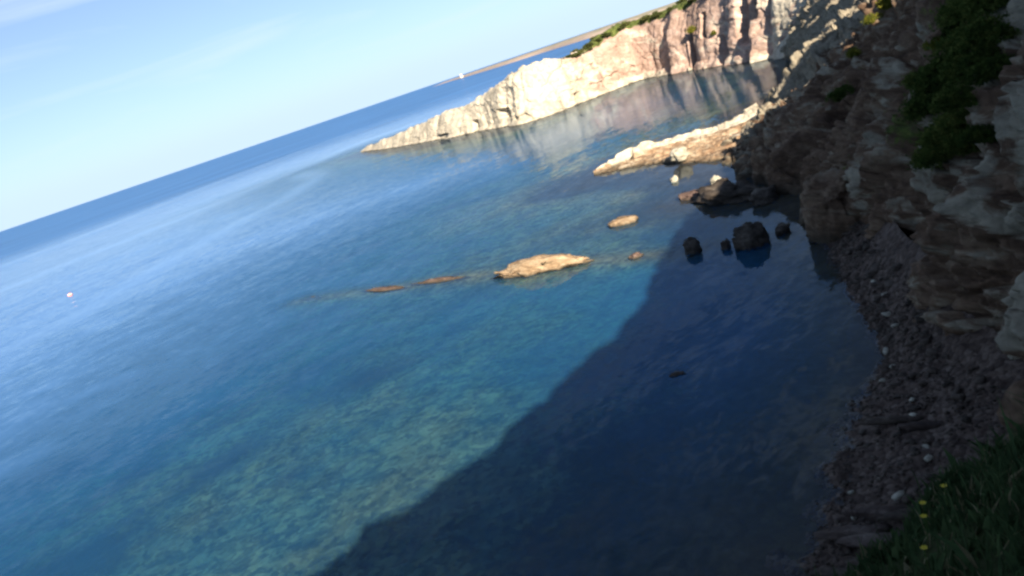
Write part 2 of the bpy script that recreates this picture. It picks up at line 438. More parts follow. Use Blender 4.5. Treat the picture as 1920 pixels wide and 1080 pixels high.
# ------------------------------------------------------------------ seabed
def build_seabed():
    xs = np.concatenate([np.arange(-900, -75, 15), np.arange(-75, 62, 0.5), np.arange(62, 200, 8)])
    ys = np.concatenate([np.arange(-60, -12, 4), np.arange(-12, 112, 0.5), np.arange(112, 330, 2), np.arange(330, 1300, 15)])
    X, Y = np.meshgrid(xs, ys, indexing='ij')
    xy = np.column_stack([X.ravel(), Y.ravel()])
    dep = sea_depth(xy)
    p3 = np.column_stack([xy, np.zeros(len(xy))])
    _, _, rid = worley(p3 / 0.9)
    z = -0.14 * np.minimum(dep, 8) - 0.06 + 0.07 * (rid - 0.5) * np.minimum(dep, 1)    # as deep as refraction makes it look
    z = np.minimum(z, -0.05)
    weed_shade = 0.5 * fbm(p3 / 9 + 3, 3) + 1.0 * (1 - sstep(3, 12, seg_dist(xy, SHORE)))  # weed, plus painted shade: seabed darkened towards shore to deepen the shaded water
    for (x, y, r) in ((-18.5, 41.3, 2.4), (-22, 34.0, 3.6), (-10, 47, 2.6), (-27, 36, 3), (-4, 51.5, 2.2), (-16, 52, 2.6), (-30, 50, 4), (-13, 36, 1.8), (-24, 44, 2), (-9, 40, 1.6), (3, 36, 3), (8, 38, 4), (1, 28, 4)):
        weed_shade += 0.5 * np.exp(-(np.linalg.norm(xy - (x, y), axis=1) / r) ** 2)
    t = NT('seabed_stones')
    p = t.pos()
    n1 = t.noise(p, 0.8, 8, 0.75, 0.9)
    v = t.voronoi(t.vmath('ADD', p, t.vmath('SCALE', t.noise(p, 2.0, 3, .6, color=True), .5)), 3.2, 'F1', 'Color')
    sepv = t.n.new('ShaderNodeSeparateColor'); t.l.new(v, sepv.inputs[0])
    f = t.math('ADD', t.math('MULTIPLY', n1, 0.84), t.math('MULTIPLY', sepv.outputs[0], 0.16))
    c = t.ramp(f, [(0.30, (0.05, 0.042, 0.026)), (0.43, (0.15, 0.122, 0.07)), (0.53, (0.29, 0.235, 0.135)), (0.66, (0.50, 0.41, 0.26))])
    c = t.mix(0.85, c, t.ramp(t.noise(p, 0.14, 4, 0.6, 1.2), [(0.32, (0.45, 0.5, 0.55)), (0.5, (0.9, 0.95, 0.9)), (0.66, (1.25, 1.2, 1.05))]), 'MULTIPLY')
    wf = t.math('ADD', t.attr('weed_shade'), t.math('MULTIPLY', t.math('SUBTRACT', n1, 0.5), 2.4))
    c = t.mix(t.ramp(wf, [(0.18, 0.0), (0.62, 0.9)]), c, (0.055, 0.044, 0.034))
    t.principled(c, 0.95, None, 0.0)
    o = mesh_obj('seabed', np.column_stack([xy, z]), grid_faces(len(xs), len(ys)), t.m, attrs={'weed_shade': weed_shade})
    tag(o, kind='structure')
build_seabed()

# ------------------------------------------------------------------ near cliff
BED = np.array([-0.34, 0.12, 0.93]); BED /= np.linalg.norm(BED)
def bed_coords(p):
    a = np.cross(BED, (0, 1, 0)); a /= np.linalg.norm(a); b = np.cross(BED, a)
    return np.column_stack([p @ a, p @ b, p @ BED])

def build_cliff():
    n, m = 820, 270
    foot = catmull([s[0] for s in ST], n); crest = catmull([s[1] for s in ST], n)
    misc = catmull([s[2:] for s in ST], n)
    # along-shore density: reparametrise so the visible middle part is finest
    b, zc = misc[:, 0], crest[:, 2]
    inl = crest[:, :2] - foot; L = np.linalg.norm(inl, axis=1); inl /= L[:, None]
    prof_t = [0, .04, .06, .16, .28, .53, .75, .92, .96, 1.0]; full = misc[:, 3]
    tt = np.linspace(0, 1, m)
    G = np.zeros((n, m, 3))
    for i in range(n):
        off = np.array([-5, -0.6, 0.02 * L[i], .07 * L[i], .13 * L[i], .36 * L[i], .66 * L[i], L[i], L[i] + 6, L[i] + 34])
        zz = np.array([-3.5, -0.6, 0.3, .55 * b[i], b[i], b[i] + (zc[i] - b[i]) * .36 * full[i], b[i] + (zc[i] - b[i]) * .68 * (.45 + .55 * full[i]), zc[i], zc[i] + .4, zc[i] + 1.5])
        o = np.interp(tt, prof_t, off); z = np.interp(tt, prof_t, zz)
        G[i, :, :2] = foot[i] + inl[i] * o[:, None]; G[i, :, 2] = z
    N = -grid_normals(G)
    if N[n // 2, m // 2, 0] > 0: N = -N
    P = G.reshape(-1, 3); Nn = N.reshape(-1, 3)
    up = np.clip((P[:, 2] + 1) / 2, 0, 1)
    top = np.repeat(tt[None, :], n, 0).ravel()
    fade = 1 - 0.78 * sstep(.80, .92, top)
    q = bed_coords(P)
    warp = np.column_stack([fbm(P / 3.0 + k * 31, 3) for k in range(3)])
    q = q + 0.4 * warp
    butt = 1.5 * fbm(P * (1 / 8.0, 1 / 8.0, 1 / 14.0) + 5, 3)
    gully = -1.1 * np.maximum(ridged(P * (1 / 6.5, 1 / 6.5, 1 / 18.0) + 50, 2) - 0.75, 0) * 2
    d1, d2, r1 = worley(q / (1.9, 1.9, 1.1)); e1 = np.minimum((d2 - d1) / 0.16, 1)
    d1, d2, r2 = worley(q / (0.85, 0.85, 0.5) + 11); e2 = np.minimum((d2 - d1) / 0.2, 1)
    d1, d2, r3 = worley(q / (0.38, 0.38, 0.24) + 23)
    dd = butt + gully + 1.05 * (r1 - 0.5) * 1.2 - 0.22 * (1 - e1) + 0.5 * (r2 - 0.5) - 0.12 * (1 - e2) + 0.17 * (r3 - 0.5) + 0.10 * fbm(P / 0.5, 2)
    P2 = P + Nn * (dd * fade * (0.35 + 0.65 * up))[:, None]
    i0 = np.repeat(np.arange(n)[:, None], m, 1).ravel()
    pale = misc[i0, 1] + 0.22 * (P[:, 2] > 5.5) * (P[:, 1] < 30) + 0.25 * fbm(P / 6.0 + 70, 3) + 0.35 * (r1 - 0.5)
    slope = Nn[:, 2]
    green = misc[i0, 2] + 0.35 * fbm(P / 4.5 + 90, 3) + 0.55 * sstep(.88, .94, top) - 0.25 * (P[:, 2] < 3)
    # keep the ground clear of the lens
    near = np.linalg.norm(P2[:, :2], axis=1) < 2.6
    P2[near, 2] = np.minimum(P2[near, 2], 13.3)
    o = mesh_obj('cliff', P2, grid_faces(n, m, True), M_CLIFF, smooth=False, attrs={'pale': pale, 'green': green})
    tag(o, 'shaded brown and grey layered sea cliff along the right', kind='structure')
    return o, P2.reshape(n, m, 3), N
CLIFF, CG, CN = build_cliff()
CGF = CG.reshape(-1, 3)
def on_cliff(x, y, z):
    i = np.argmin(np.linalg.norm(CGF - (x, y, z), axis=1)); return CGF[i]

# ------------------------------------------------------------------ headland
def build_headland():
    n, m = 760, 170
    foot = catmull([h[0] for h in HD], n); crest = catmull([h[1] for h in HD], n); misc = catmull([h[2:] for h in HD], n)
    inl = crest[:, :2] - foot; L = np.linalg.norm(inl, axis=1); inl /= L[:, None]
    tt = np.linspace(0, 1, m)
    G = np.zeros((n, m, 3)); zc = crest[:, 2]; wd = misc[:, 0]
    pt = [0, .05, .10, .16, .30, .46, .62, .74, .84, 1.0]
    for i in range(n):
        l = L[i]
        off = np.array([-4, -0.4, .06 * l, .2 * l, .3 * l, .5 * l, .74 * l, l, l + .5 * wd[i], l + wd[i] + 4])
        zz = np.array([-3, -.5, .05 * zc[i] + .2, .10 * zc[i] + .2, .34 * zc[i], .62 * zc[i], .87 * zc[i], zc[i], zc[i] * (1.0 if wd[i] > 25 else .82), -2.5])
        G[i, :, :2] = foot[i] + inl[i] * np.interp(tt, pt, off)[:, None]; G[i, :, 2] = np.interp(tt, pt, zz)
    N = -grid_normals(G)
    if N[n // 2, m // 3, 1] > 0: N = -N
    P = G.reshape(-1, 3); Nn = N.reshape(-1, 3)
    u = np.repeat(np.linspace(0, len(HD) - 1, n)[:, None], m, 1).ravel(); top = np.repeat(tt[None, :], n, 0).ravel()
    amp = np.interp(u, [0, 8, 13, 16, 18], [1, 1, .6, .3, .12]); back = 1 - .75 * sstep(.74, .84, top)
    q = P + 2.0 * np.column_stack([fbm(P / 8 + k * 31, 3) for k in range(3)])
    butt = 1.7 * fbm(P * (1 / 12, 1 / 12, 1 / 34) + 3, 3)
    gul = -1.7 * np.maximum(ridged(P * (1 / 9, 1 / 9, 1 / 40) + 20, 2) - .7, 0)
    d1, d2, r1 = worley(q / (4.5, 4.5, 2.2)); e1 = np.minimum((d2 - d1) / .15, 1)
    d1, d2, r2 = worley(q / (1.9, 1.9, 1.0) + 9); e2 = np.minimum((d2 - d1) / .2, 1)
    dd = butt + gul + 1.1 * (r1 - .5) - .22 * (1 - e1) + .3 * (r2 - .5) - .06 * (1 - e2) + .22 * fbm(P / 1.6, 3)
    arc = np.concatenate([[0], np.cumsum(np.linalg.norm(np.diff(foot, axis=0), axis=1))])[np.repeat(np.arange(n)[:, None], m, 1).ravel()]
    ph = arc / 11.5 + .7 * perlin(np.column_stack([arc / 17, P[:, 2] / 40, arc * 0])) ; fr_ = ph - np.floor(ph)
    bi = np.floor(ph).astype(int); ba = _r3[(bi * 7 + 3) & 511, 1] * .9 + .25
    saw = np.where(fr_ < .72, fr_ / .72, (1 - fr_) / .28) * ba - .5 * ba
    dd = .6 * dd * np.where(u < 7, .8, 1.6) + 2.3 * saw * sstep(.3, 1.2, u) * (1 - sstep(5.8, 7.2, u)) * (1 - .35 * P[:, 2] / 15)
    dd = dd * amp * back
    # sea caves and clefts: (station, height centre, half width in stations, half height, depth)
    for (us, zc_, du, dz, dep) in ((13.15, 0.8, .13, 2.0, 4.5), (11.9, 3.2, .22, 1.2, 2.2), (4.05, 3.5, .20, 5.0, 6.0), (3.2, 8.5, .10, 2.4, 2.5), (2.15, 10, .12, 6.5, 4.0), (1.75, 12, .14, 4.5, 4.5), (1.3, 9.5, .08, 4.0, 2.5), (2.75, 3.5, .07, 2.5, 2.0), (9.2, 2.0, .12, 0.8, 1.4), (14.4, .8, .2, .6, 1.0)):
        w = (1 - sstep(.7, 1.1, np.abs(u - us) / du)) * (1 - sstep(.75, 1.1, np.abs(P[:, 2] - zc_) / dz)) * (top < .76)
        dd = dd - w * dep
    P2 = P + Nn * dd[:, None]
    P2[:, 2] = np.where((top < .10), np.minimum(P2[:, 2], .9), P2[:, 2])
    pale = misc[:, 1][np.repeat(np.arange(n)[:, None], m, 1).ravel()] + .3 * fbm(P / 7 + 30, 3) + .25 * (r1 - .5) + .35 * (1 - sstep(.6, 1.8, P[:, 2]))
    green = misc[:, 2][np.repeat(np.arange(n)[:, None], m, 1).ravel()] * (sstep(.60, .72, top) + .55 * np.maximum(fbm(P / 5 + 60, 3), 0)) * 1.15
    o = mesh_obj('headland', P2, grid_faces(n, m), M_HEAD, smooth=False, attrs={'pale': pale, 'green': green})
    tag(o, 'sunlit white and pink rocky headland reaching into the sea', kind='structure')
    return P2.reshape(n, m, 3)
HG = build_headland()

# ------------------------------------------------------------------ rocks
def ico(level):
    import bmesh
    bm = bmesh.new(); bmesh.ops.create_icosphere(bm, subdivisions=level, radius=1.0)
    v = np.array([x.co[:] for x in bm.verts]); f = np.array([[q.index for q in p.verts] for p in bm.faces]); bm.free()
    return v, f
ICO = {k: ico(k) for k in (1, 2, 3, 4, 5)}

def rock_verts(level, seed, size, blocky=0.25, rough=0.18, taper=0.0, strat=0.0, square=0.8):
    v, f = ICO[level]; v = v.copy()
    o = seed * 13.7
    # square it off slightly, then fracture
    v = np.sign(v) * np.abs(v) ** square
    v /= np.maximum(np.linalg.norm(v, axis=1, keepdims=True) ** 0.5, 1e-6)
    d1, d2, r = worley(v * 1.25 + o); d1, d2, r2 = worley(v * 2.7 + o + 5)
    k = 1 + blocky * (r - .5) * 2 * .8 + blocky * .5 * (r2 - .5) + rough * fbm(v * 1.6 + o, 4)
    v = v * k[:, None]
    v = v * np.array(size)
    if strat:
        v[:, 2] += strat * (worley(v * (0.6, 0.6, 3.5) + o)[2] - .5)
    if taper:
        xx = np.clip(v[:, 0] / size[0], -1, 1); s = 1 - taper * np.abs(xx) ** 1.5
        v[:, 1] *= s; v[:, 2] *= s
    return v, f

def rock(name, loc, size, rz, mat, seed, label, cat='rock', group=None, level=5, tilt=(0, 0), **kw):
    v, f = rock_verts(level, seed, size, **kw)
    o = mesh_obj(name, v, f, mat, smooth=False)
    o.location = loc; o.rotation_euler = (tilt[0], tilt[1], rz)
    tag(o, label, cat, group); return o

# rocks standing in the water
rock('sea_rock', (2.5, 57.0, 0.06), (3.5, 1.0, .9), math.atan2(-4.0, 6.5), M_TAN, 3, 'long jagged tan rock rising from the water at the centre', blocky=.34, rough=.3, taper=.55, strat=.35)
rock('sea_rock', (10.2, 62.9, 0.02), (1.25, .8, .42), -.6, M_TAN, 5, 'small smooth oval tan rock near the shadow edge', blocky=.12, rough=.1)
rock('sea_rock', (-10.5, 68.1, -.04), (2.7, .45, .22), math.atan2(-3.6, 3.5), M_RED, 8, 'low reddish reef awash, longer left half of the broken line', blocky=.3, rough=.3, taper=.5)
rock('sea_rock', (-5.5, 64.6, -.05), (2.6, .45, .23), math.atan2(-2.6, 3.2), M_RED, 9, 'low brown reef awash, right half of the broken line', blocky=.3, rough=.3, taper=.5)
rock('sea_rock', (-18.4, 75.2, -.22), (1.5, .5, .22), -.7, M_TAN, 12, 'faint pale rock just under the surface far left of reef', blocky=.2, level=4, taper=.4)
rock('sea_rock', (8.7, 52.3, -.02), (.45, .36, .28), .3, M_RED, 14, 'tiny reddish rock beside the shadow edge', level=3)
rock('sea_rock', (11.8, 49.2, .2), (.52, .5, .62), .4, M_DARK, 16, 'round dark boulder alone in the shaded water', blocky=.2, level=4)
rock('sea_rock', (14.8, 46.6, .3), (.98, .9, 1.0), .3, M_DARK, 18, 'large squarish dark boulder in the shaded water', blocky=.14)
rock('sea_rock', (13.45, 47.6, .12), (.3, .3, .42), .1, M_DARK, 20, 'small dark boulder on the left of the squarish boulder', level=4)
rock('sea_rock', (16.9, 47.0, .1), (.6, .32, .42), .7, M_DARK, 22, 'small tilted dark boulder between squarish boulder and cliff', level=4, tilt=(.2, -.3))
rock('sea_rock', (5.7, 32.4, -.03), (.36, .17, .14), -.2, M_DARK, 24, 'tiny dark rock alone in the middle of the shaded water', level=3)
rock('shore_boulder', (17.9, 59.4, .2), (2.9, 1.3, 1.05), math.radians(118), M_DARK, 27, 'big dark boulder mass at the cliff foot', blocky=.34, rough=.3, taper=.3)
rock('shore_boulder', (16.5, 63.4, .08), (1.2, .6, .5), math.radians(140), M_RED, 29, 'low reddish rock with sunlit tips at the shadow edge', level=4)
rock('shore_boulder', (19.2, 55.4, .15), (1.3, .8, .8), .9, M_DARK, 31, 'dark boulder closing the narrow inlet at the cliff foot', level=4, blocky=.3)
rock('pale_boulder', (19.0, 65.0, .3), (.45, .4, .5), .5, M_WHITE, 33, 'bright pale boulder behind the dark shore boulder', level=4)
rock('pale_boulder', (17.3, 72.0, .1), (.34, .3, .36), .2, M_WHITE, 35, 'small white boulder in the water below the rock spit', level=4)
rock('pale_boulder', (20.1, 79.2, .95), (.85, .7, .7), .2, M_WHITE, 37, 'cream boulder leaning on the front of the rock spit', level=4)

rock('rock_block', (19.2, 43.6, 1.2), (1.9, 1.9, 2.0), .25, M_CLIFF, 41, 'large square brown rock block at the cliff foot beside the inlet', blocky=.22, rough=.22, strat=.5, square=.42)

# ------------------------------------------------------------------ rock spit
def build_spit():
    front = np.array([(12.9, 89.6, -.3), (14.0, 88.6, -.3), (16.3, 86.3, -.3), (18.8, 83.6, -.3), (20.2, 79, -.3), (22.2, 74.5, -.3), (25.5, 73, -.3)])
    crest = np.array([(13.0, 90.4, .25), (14.6, 90.4, .7), (18.2, 91.0, 1.45), (21.5, 89.5, 1.2), (25.2, 88.3, 1.15), (28.5, 87.2, 1.3), (31.5, 86, 2.2)])
    n, m = 300, 90
    A, B = catmull(front, n), catmull(crest, n)
    tt = np.linspace(0, 1, m)
    G = np.zeros((n, m, 3))
    for i in range(n):
        a, b = A[i], B[i]
        d = (b - a)[:2]; d = d / np.linalg.norm(d)
        s = np.interp(tt, [0, .08, .16, .7, .78, 1], [-.9, -.02, .04, .97, 1.0, 1.0])
        zz = np.interp(tt, [0, .08, .16, .3, .5, .7, .78, 1], [-2, -.4, .22, .30, .30 + .22 * b[2], b[2] * .93, b[2], -1.5])
        ex = np.interp(tt, [0, .78, 1], [0, 0, 2.2])
        G[i, :, :2] = a[:2] + (b - a)[:2] * np.where(s < 0, 0, s)[:, None] + d * (np.where(s < 0, s, 0) * 2.5 + ex)[:, None]
        G[i, :, 2] = zz
    N = grid_normals(G)
    if N[n // 2, m // 2, 2] < 0: N = -N
    P = G.reshape(-1, 3); Nn = N.reshape(-1, 3)
    q = P + .5 * np.column_stack([fbm(P / 2 + k * 7, 3) for k in range(3)])
    # beds run along the spit and stand on edge
    along = np.array([.75, -.35, .1]); acr = np.array([.35, .75, .55])
    qq = np.column_stack([q @ along / 3.6, q @ acr / .62, q[:, 2] / 2.5])
    d1, d2, r = worley(qq); d1, d2, r2 = worley(qq * (2.0, 1.7, 2) + 4)
    lay = perlin(np.column_stack([q @ along / 14, q @ acr / .55, q[:, 2] * 0]))
    dd = .26 * (r - .5) + .16 * (r2 - .5) + .5 * lay + .12 * fbm(P / 1.3, 3)
    amp = np.interp(np.repeat(np.linspace(0, 1, n)[:, None], m, 1).ravel(), [0, .08, .2, 1], [.2, .5, 1, 1])
    uu = np.repeat(np.linspace(0, 1, n)[:, None], m, 1).ravel(); ttt = np.repeat(tt[None, :], n, 0).ravel()
    hole = (1 - sstep(.6, 1.1, np.abs(uu - .27) / .07)) * (1 - sstep(.6, 1.1, np.abs(ttt - .56) / .13))
    P2 = P + Nn * (dd * amp - 1.25 * hole)[:, None]
    o = mesh_obj('rock_spit', P2, grid_faces(n, m), M_SPIT, smooth=False, attrs={'pale': .15 + .85 * sstep(.52, .68, ttt), 'green': 0 * ttt})
    tag(o, 'sunlit cream layered rock spit jutting from the cliff foot', 'rock spit')
    return P2
SG = build_spit()

# ------------------------------------------------------------------ beach
def build_beach():
    sh = np.array([(1.0, 11.5), (3.2, 14.5), (5, 17.9), (6.7, 20.1), (9.4, 24), (12.2, 27.2), (13.6, 30.2), (14.7, 34), (16.6, 39.5), (18.2, 44)])
    ft = np.array([(5.6, 9.6), (8, 12.5), (9.8, 15), (11, 17.8), (12.9, 21.3), (13.9, 26), (15.4, 30), (16.7, 34.5), (18.9, 40), (19.8, 44)])
    zf = np.array([1, 1, 1, 1, 1.1, 1.2, 1.5, 1.6, 1.3, .8])
    n, m = 260, 70
    A, B = catmull(sh, n), catmull(ft, n); Z = catmull(zf[:, None], n)[:, 0]
    s = np.linspace(-1.1, 1.5, m)
    G = np.zeros((n, m, 3))
    G[:, :, :2] = A[:, None, :] + (B - A)[:, None, :] * s[None, :, None]
    G[:, :, 2] = np.where(s[None, :] > 0, Z[:, None] * np.abs(s[None, :]) ** 1.15, s[None, :] * .75)
    P = G.reshape(-1, 3)
    P[:, 2] += .12 * fbm(P / 1.2, 4) + .05 * (worley(P / .35)[2] - .5) * 2 + .2 * fbm(P / 3.5 + 9, 2) * np.clip(P[:, 2], 0, 1)
    t = NT('beach_shingle'); p = t.pos()
    f = t.noise(p, 1.1, 6, .65, .4); v = t.n.new('ShaderNodeSeparateColor'); t.l.new(t.voronoi(p, 5.5, 'F1', 'Color'), v.inputs[0])
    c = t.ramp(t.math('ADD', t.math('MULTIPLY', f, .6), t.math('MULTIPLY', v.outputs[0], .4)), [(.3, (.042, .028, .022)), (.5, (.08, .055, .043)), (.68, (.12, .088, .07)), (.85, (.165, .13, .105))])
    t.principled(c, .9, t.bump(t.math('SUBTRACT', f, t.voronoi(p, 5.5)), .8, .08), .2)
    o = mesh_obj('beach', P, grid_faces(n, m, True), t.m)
    tag(o, 'narrow shaded shingle beach below the cliff', kind='structure')
    return o, P
BEACH, BP = build_beach()
def beach_z(x, y):
    return BP[np.argmin((BP[:, 0] - x) ** 2 + (BP[:, 1] - y) ** 2), 2]

# loose stones of the beach and the scree: pieces of the beach
STONE_ME = []
for k in range(8):
    v, f = rock_verts(2, 60 + k, (1, .75 + .05 * (k % 3), .55), blocky=.25, rough=.15)
    for mm in (M_WHITE, M_GREYSTONE, M_CLIFF if False else M_DARK):
        me = bpy.data.meshes.new('stone'); me.from_pydata([tuple(a) for a in v], [], [tuple(map(int, q)) for q in f]); me.update()
        me.polygons.foreach_set('use_smooth', np.ones(len(me.polygons), dtype=bool)); me.materials.append(mm)
        STONE_ME.append(me)
def stone(x, y, r, kind, z=None):
    me = STONE_ME[random.randrange(8) * 3 + kind]
    o = bpy.data.objects.new('stone', me); COL.objects.link(o); o.parent = BEACH
    o.location = (x, y, (beach_z(x, y) if z is None else z) + r * .22)
    o.rotation_euler = (random.uniform(-.4, .4), random.uniform(-.4, .4), random.uniform(0, 6.3))
    o.scale = (r * random.uniform(.85, 1.2), r * random.uniform(.7, 1.0), r * random.uniform(.7, 1.0))
# the pale stones that stand out one by one
PALE = [(8.35, 19.2, .30), (7.1, 19.4, .22), (8.7, 17.7, .20), (9.3, 17.7, .22), (9.1, 18.8, .2), (7.7, 16.4, .2), (8.2, 16.5, .24), (8.0, 15.6, .2), (7.6, 20.6, .2),
        (11.4, 23.6, .18), (10.9, 22.7, .24), (10.4, 22.3, .18), (10.2, 20.8, .2), (9.9, 20.2, .2), (12.9, 28.0, .3), (11.6, 25.9, .2), (12.4, 26.6, .24),
        (14.4, 30.4, .34), (15.0, 31.6, .34), (13.9, 28.9, .28), (10.3, 17.6, .24), (9.9, 16.9, .24), (15.4, 33.2, .3)]
for (x, y, r) in PALE: stone(x, y, r * .62, 0)
sA = catmull([(3.2, 14.5), (5, 17.9), (6.7, 20.1), (9.4, 24), (12.2, 27.2), (13.6, 30.2), (14.7, 34), (16.6, 39.5), (18, 43)], 400)
sB = catmull([(8, 12.5), (9.8, 15), (11, 17.8), (12.9, 21.3), (13.9, 26), (15.4, 30), (16.7, 34.5), (18.9, 40), (19.8, 43)], 400)
for k in range(250):
    i = int(400 * random.random() ** .8); u = random.random()
    x, y = sA[i] + (sB[i] - sA[i]) * u
    far_ = y > 27
    stone(float(x), float(y), random.uniform(.07, .16) + (.32 if far_ else .16) * random.random() * u ** 1.5, 1 if random.random() < .65 else 2)
# flat ledges of bedrock breaking through the lower beach
for k, (x, y, l, w, a) in enumerate([(8.0, 18.6, 1.3, .22, -.55), (8.5, 17.9, 1.2, .2, -.5), (7.3, 17.6, 1.5, .25, -.55), (6.9, 16.9, 1.3, .22, -.5), (6.6, 18.6, .9, .3, -.4), (10.2, 22.9, .9, .16, -.5), (10.8, 21.9, .7, .2, -.45), (6.0, 17.2, 1.0, .25, -.5)]):
    v, f = rock_verts(3, 200 + k, (l, w, .10), blocky=.25, rough=.2)
    o = mesh_obj('slab', v, f, M_GREYSTONE if k % 2 else M_CLIFFSLAB, BEACH)
    o.location = (x, y, beach_z(x, y) + .06); o.rotation_euler = (random.uniform(-.1, .1), random.uniform(-.08, .08), a)
# fine shingle nobody could count
def build_pebbles():
    bv, bf = ICO[1]; V, Fc = [], []
    for k in range(3600):
        i = random.randrange(400); u = random.uniform(-.12, 1)
        x, y = sA[i] + (sB[i] - sA[i]) * u
        r = random.uniform(.02, .045) + .05 * random.random() ** 3
        j = rng.random(bv.shape) * .5 + .75
        q = bv * j * (r * random.uniform(.8, 1.5), r, r * .6)
        a = random.uniform(0, 6.3); c, s = math.cos(a), math.sin(a)
        q = np.column_stack([q[:, 0] * c - q[:, 1] * s, q[:, 0] * s + q[:, 1] * c, q[:, 2]])
        V.append(q + (x, y, beach_z(x, y) + .02)); Fc.append(bf + len(bv) * k)
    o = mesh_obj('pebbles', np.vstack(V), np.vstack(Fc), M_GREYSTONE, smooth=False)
    tag(o, 'fine grey pebbles covering the shaded shingle beach', 'pebbles', kind='stuff')
build_pebbles()

# ------------------------------------------------------------------ bushes
def leaf_cloud(seed, nleaf, size, leaf, lobes=9, flat=.75, droop=0.0):
    r = np.random.default_rng(seed)
    c = r.normal(size=(lobes, 3)); c /= np.linalg.norm(c, axis=1)[:, None]
    c *= r.uniform(.25, .75, (lobes, 1)); c[:, 2] = np.abs(c[:, 2]) * flat
    rad = r.uniform(.25, .5, lobes)
    k = r.integers(0, lobes, nleaf)
    d = r.normal(size=(nleaf, 3)); d /= np.linalg.norm(d, axis=1)[:, None]
    p = c[k] + d * (rad[k] * r.uniform(.55, 1.08, nleaf) ** .6)[:, None]
    far_ = r.random(nleaf) < .16
    p[far_] *= r.uniform(1.05, 1.4, (far_.sum(), 1))
    p[:, 2] = np.maximum(p[:, 2], -.15) - droop * np.maximum(np.linalg.norm(p[:, :2], axis=1) - .4, 0)
    p *= np.array(size)
    a = r.normal(size=(nleaf, 3)); a = a * .6 + d; a /= np.linalg.norm(a, axis=1)[:, None]
    b = np.cross(a, r.normal(size=(nleaf, 3))); b /= np.linalg.norm(b, axis=1)[:, None]
    s = (leaf * r.uniform(.6, 1.4, nleaf))[:, None]
    V = np.stack([p - b * s * .35, p + a * s * .5 - np.cross(a, b) * s * .0 , p + b * s * .35, p - a * s * .5 + b * s * .05], 1)
    V[:, 1] += a * s * .5
    return V.reshape(-1, 3), (np.arange(nleaf * 4).reshape(-1, 4))

def stem_mesh(seed, h, r0, nb=5):
    r = np.random.default_rng(seed); V, Fc = [], []
    def tube(a, b, ra, rb):
        a, b = np.array(a), np.array(b); d = (b - a) / np.linalg.norm(b - a)
        x = np.cross(d, (.3, .5, .8)); x /= np.linalg.norm(x); y = np.cross(d, x); k = len(V)
        for q, rr in ((a, ra), (b, rb)):
            for j in range(6): V.append(q + rr * (math.cos(j * math.pi / 3) * x + math.sin(j * math.pi / 3) * y))
        for j in range(6): Fc.append((k + j, k + (j + 1) % 6, k + 6 + (j + 1) % 6, k + 6 + j))
    tube((0, 0, -.25 * h), (0, 0, .25 * h), r0, r0 * .8)
    for j in range(nb):
        e = r.normal(size=3) * .35 * h; e[2] = abs(e[2]) + .35 * h
        tube((0, 0, .2 * h), e, r0 * .6, r0 * .2)
    return np.array(V), np.array(Fc)
M_BARK = plain('bush_bark', (.09, .065, .045), .9)

BUSH = {}
for key, mat, nl, leaf, lobes in (('dark0', M_LEAF, 5200, .085, 11), ('dark1', M_LEAF, 5200, .085, 9), ('yellow', M_LEAFY, 2600, .10, 7), ('head0', M_LEAFG, 1800, .17, 8), ('head1', M_LEAFG, 1800, .17, 6)):
    v, f = leaf_cloud(len(key) * 7 + ord(key[-1]), nl, (1, 1, .8), leaf, lobes, droop=.35 if key.startswith('dark') else .1)
    me = bpy.data.meshes.new('crown'); me.from_pydata([tuple(a) for a in v], [], [tuple(map(int, q)) for q in f]); me.update(); me.materials.append(mat)
    sv, sf = stem_mesh(ord(key[-1]), .8, .045)
    ms = bpy.data.meshes.new('stem'); ms.from_pydata([tuple(a) for a in sv], [], [tuple(map(int, q)) for q in sf]); ms.update(); ms.materials.append(M_BARK)
    BUSH[key] = (me, ms)
def bush(name, key, loc, scale, label, group=None, rz=None):
    e = empty(name, loc, random.uniform(0, 6.3) if rz is None else rz, scale)
    tag(e, label, 'bush', group)
    for nm, me in zip(('crown', 'stem'), BUSH[key]):
        o = bpy.data.objects.new(nm, me); COL.objects.link(o); o.parent = e
    return e
G1 = 'dark bushes hanging on the shaded cliff'
for k, (x, y, z, s) in enumerate([(20.4, 29.9, 11.2, 1.2), (22.2, 34.9, 9.9, 1.1), (18.6, 28.4, 9.7, 1.05), (20.2, 32.6, 8.9, 1.2), (16.9, 26.6, 8.8, .85), (19.2, 32.8, 7.6, 1.2), (17.7, 29.1, 7.2, 1.15),
                                   (17.0, 28.9, 6.5, .9), (19.5, 28.3, 10.4, 1.1), (18.6, 27.3, 9.3, 1.0), (17.0, 25.8, 7.9, .7), (22.1, 33.5, 10.8, 1.3), (19.7, 33.8, 8.6, 1.0), (17.6, 28.2, 6.7, .9), (20.0, 33.0, 8.0, 1.2),
                                   (18.4, 30.6, 7.8, 1.2), (19.4, 30.8, 9.2, 1.3), (20.8, 31.8, 10.2, 1.3), (18.6, 31.6, 6.6, 1.0)]):
    q = on_cliff(x, y, z)
    bush('bush', 'dark%d' % (k % 2), (q[0] - .3, q[1] - .1, q[2]), (s, s, s * .95), 'dark green bush in the mass hanging on the shaded cliff', G1)
for k, (x, y, z, s) in enumerate([(32.4, 65.1, 6.5, .8), (34.0, 63.9, 8.7, .8), (35.4, 64.6, 9.4, 1.1), (37.4, 67.0, 10.0, .9)]):
    q = on_cliff(x, y, z)
    bush('shrub', 'yellow', tuple(q), s, 'low yellow-green shrub on the sunlit ridge of the brown cliff', 'yellow-green shrubs on the cliff ridge')
q = on_cliff(27.3, 57.6, 5.0)
bush('bush', 'dark1', tuple(q), 1.1, 'dark green bush low on the brown slope below the ridge')
q = on_cliff(21.3, 34.95, 9.5)
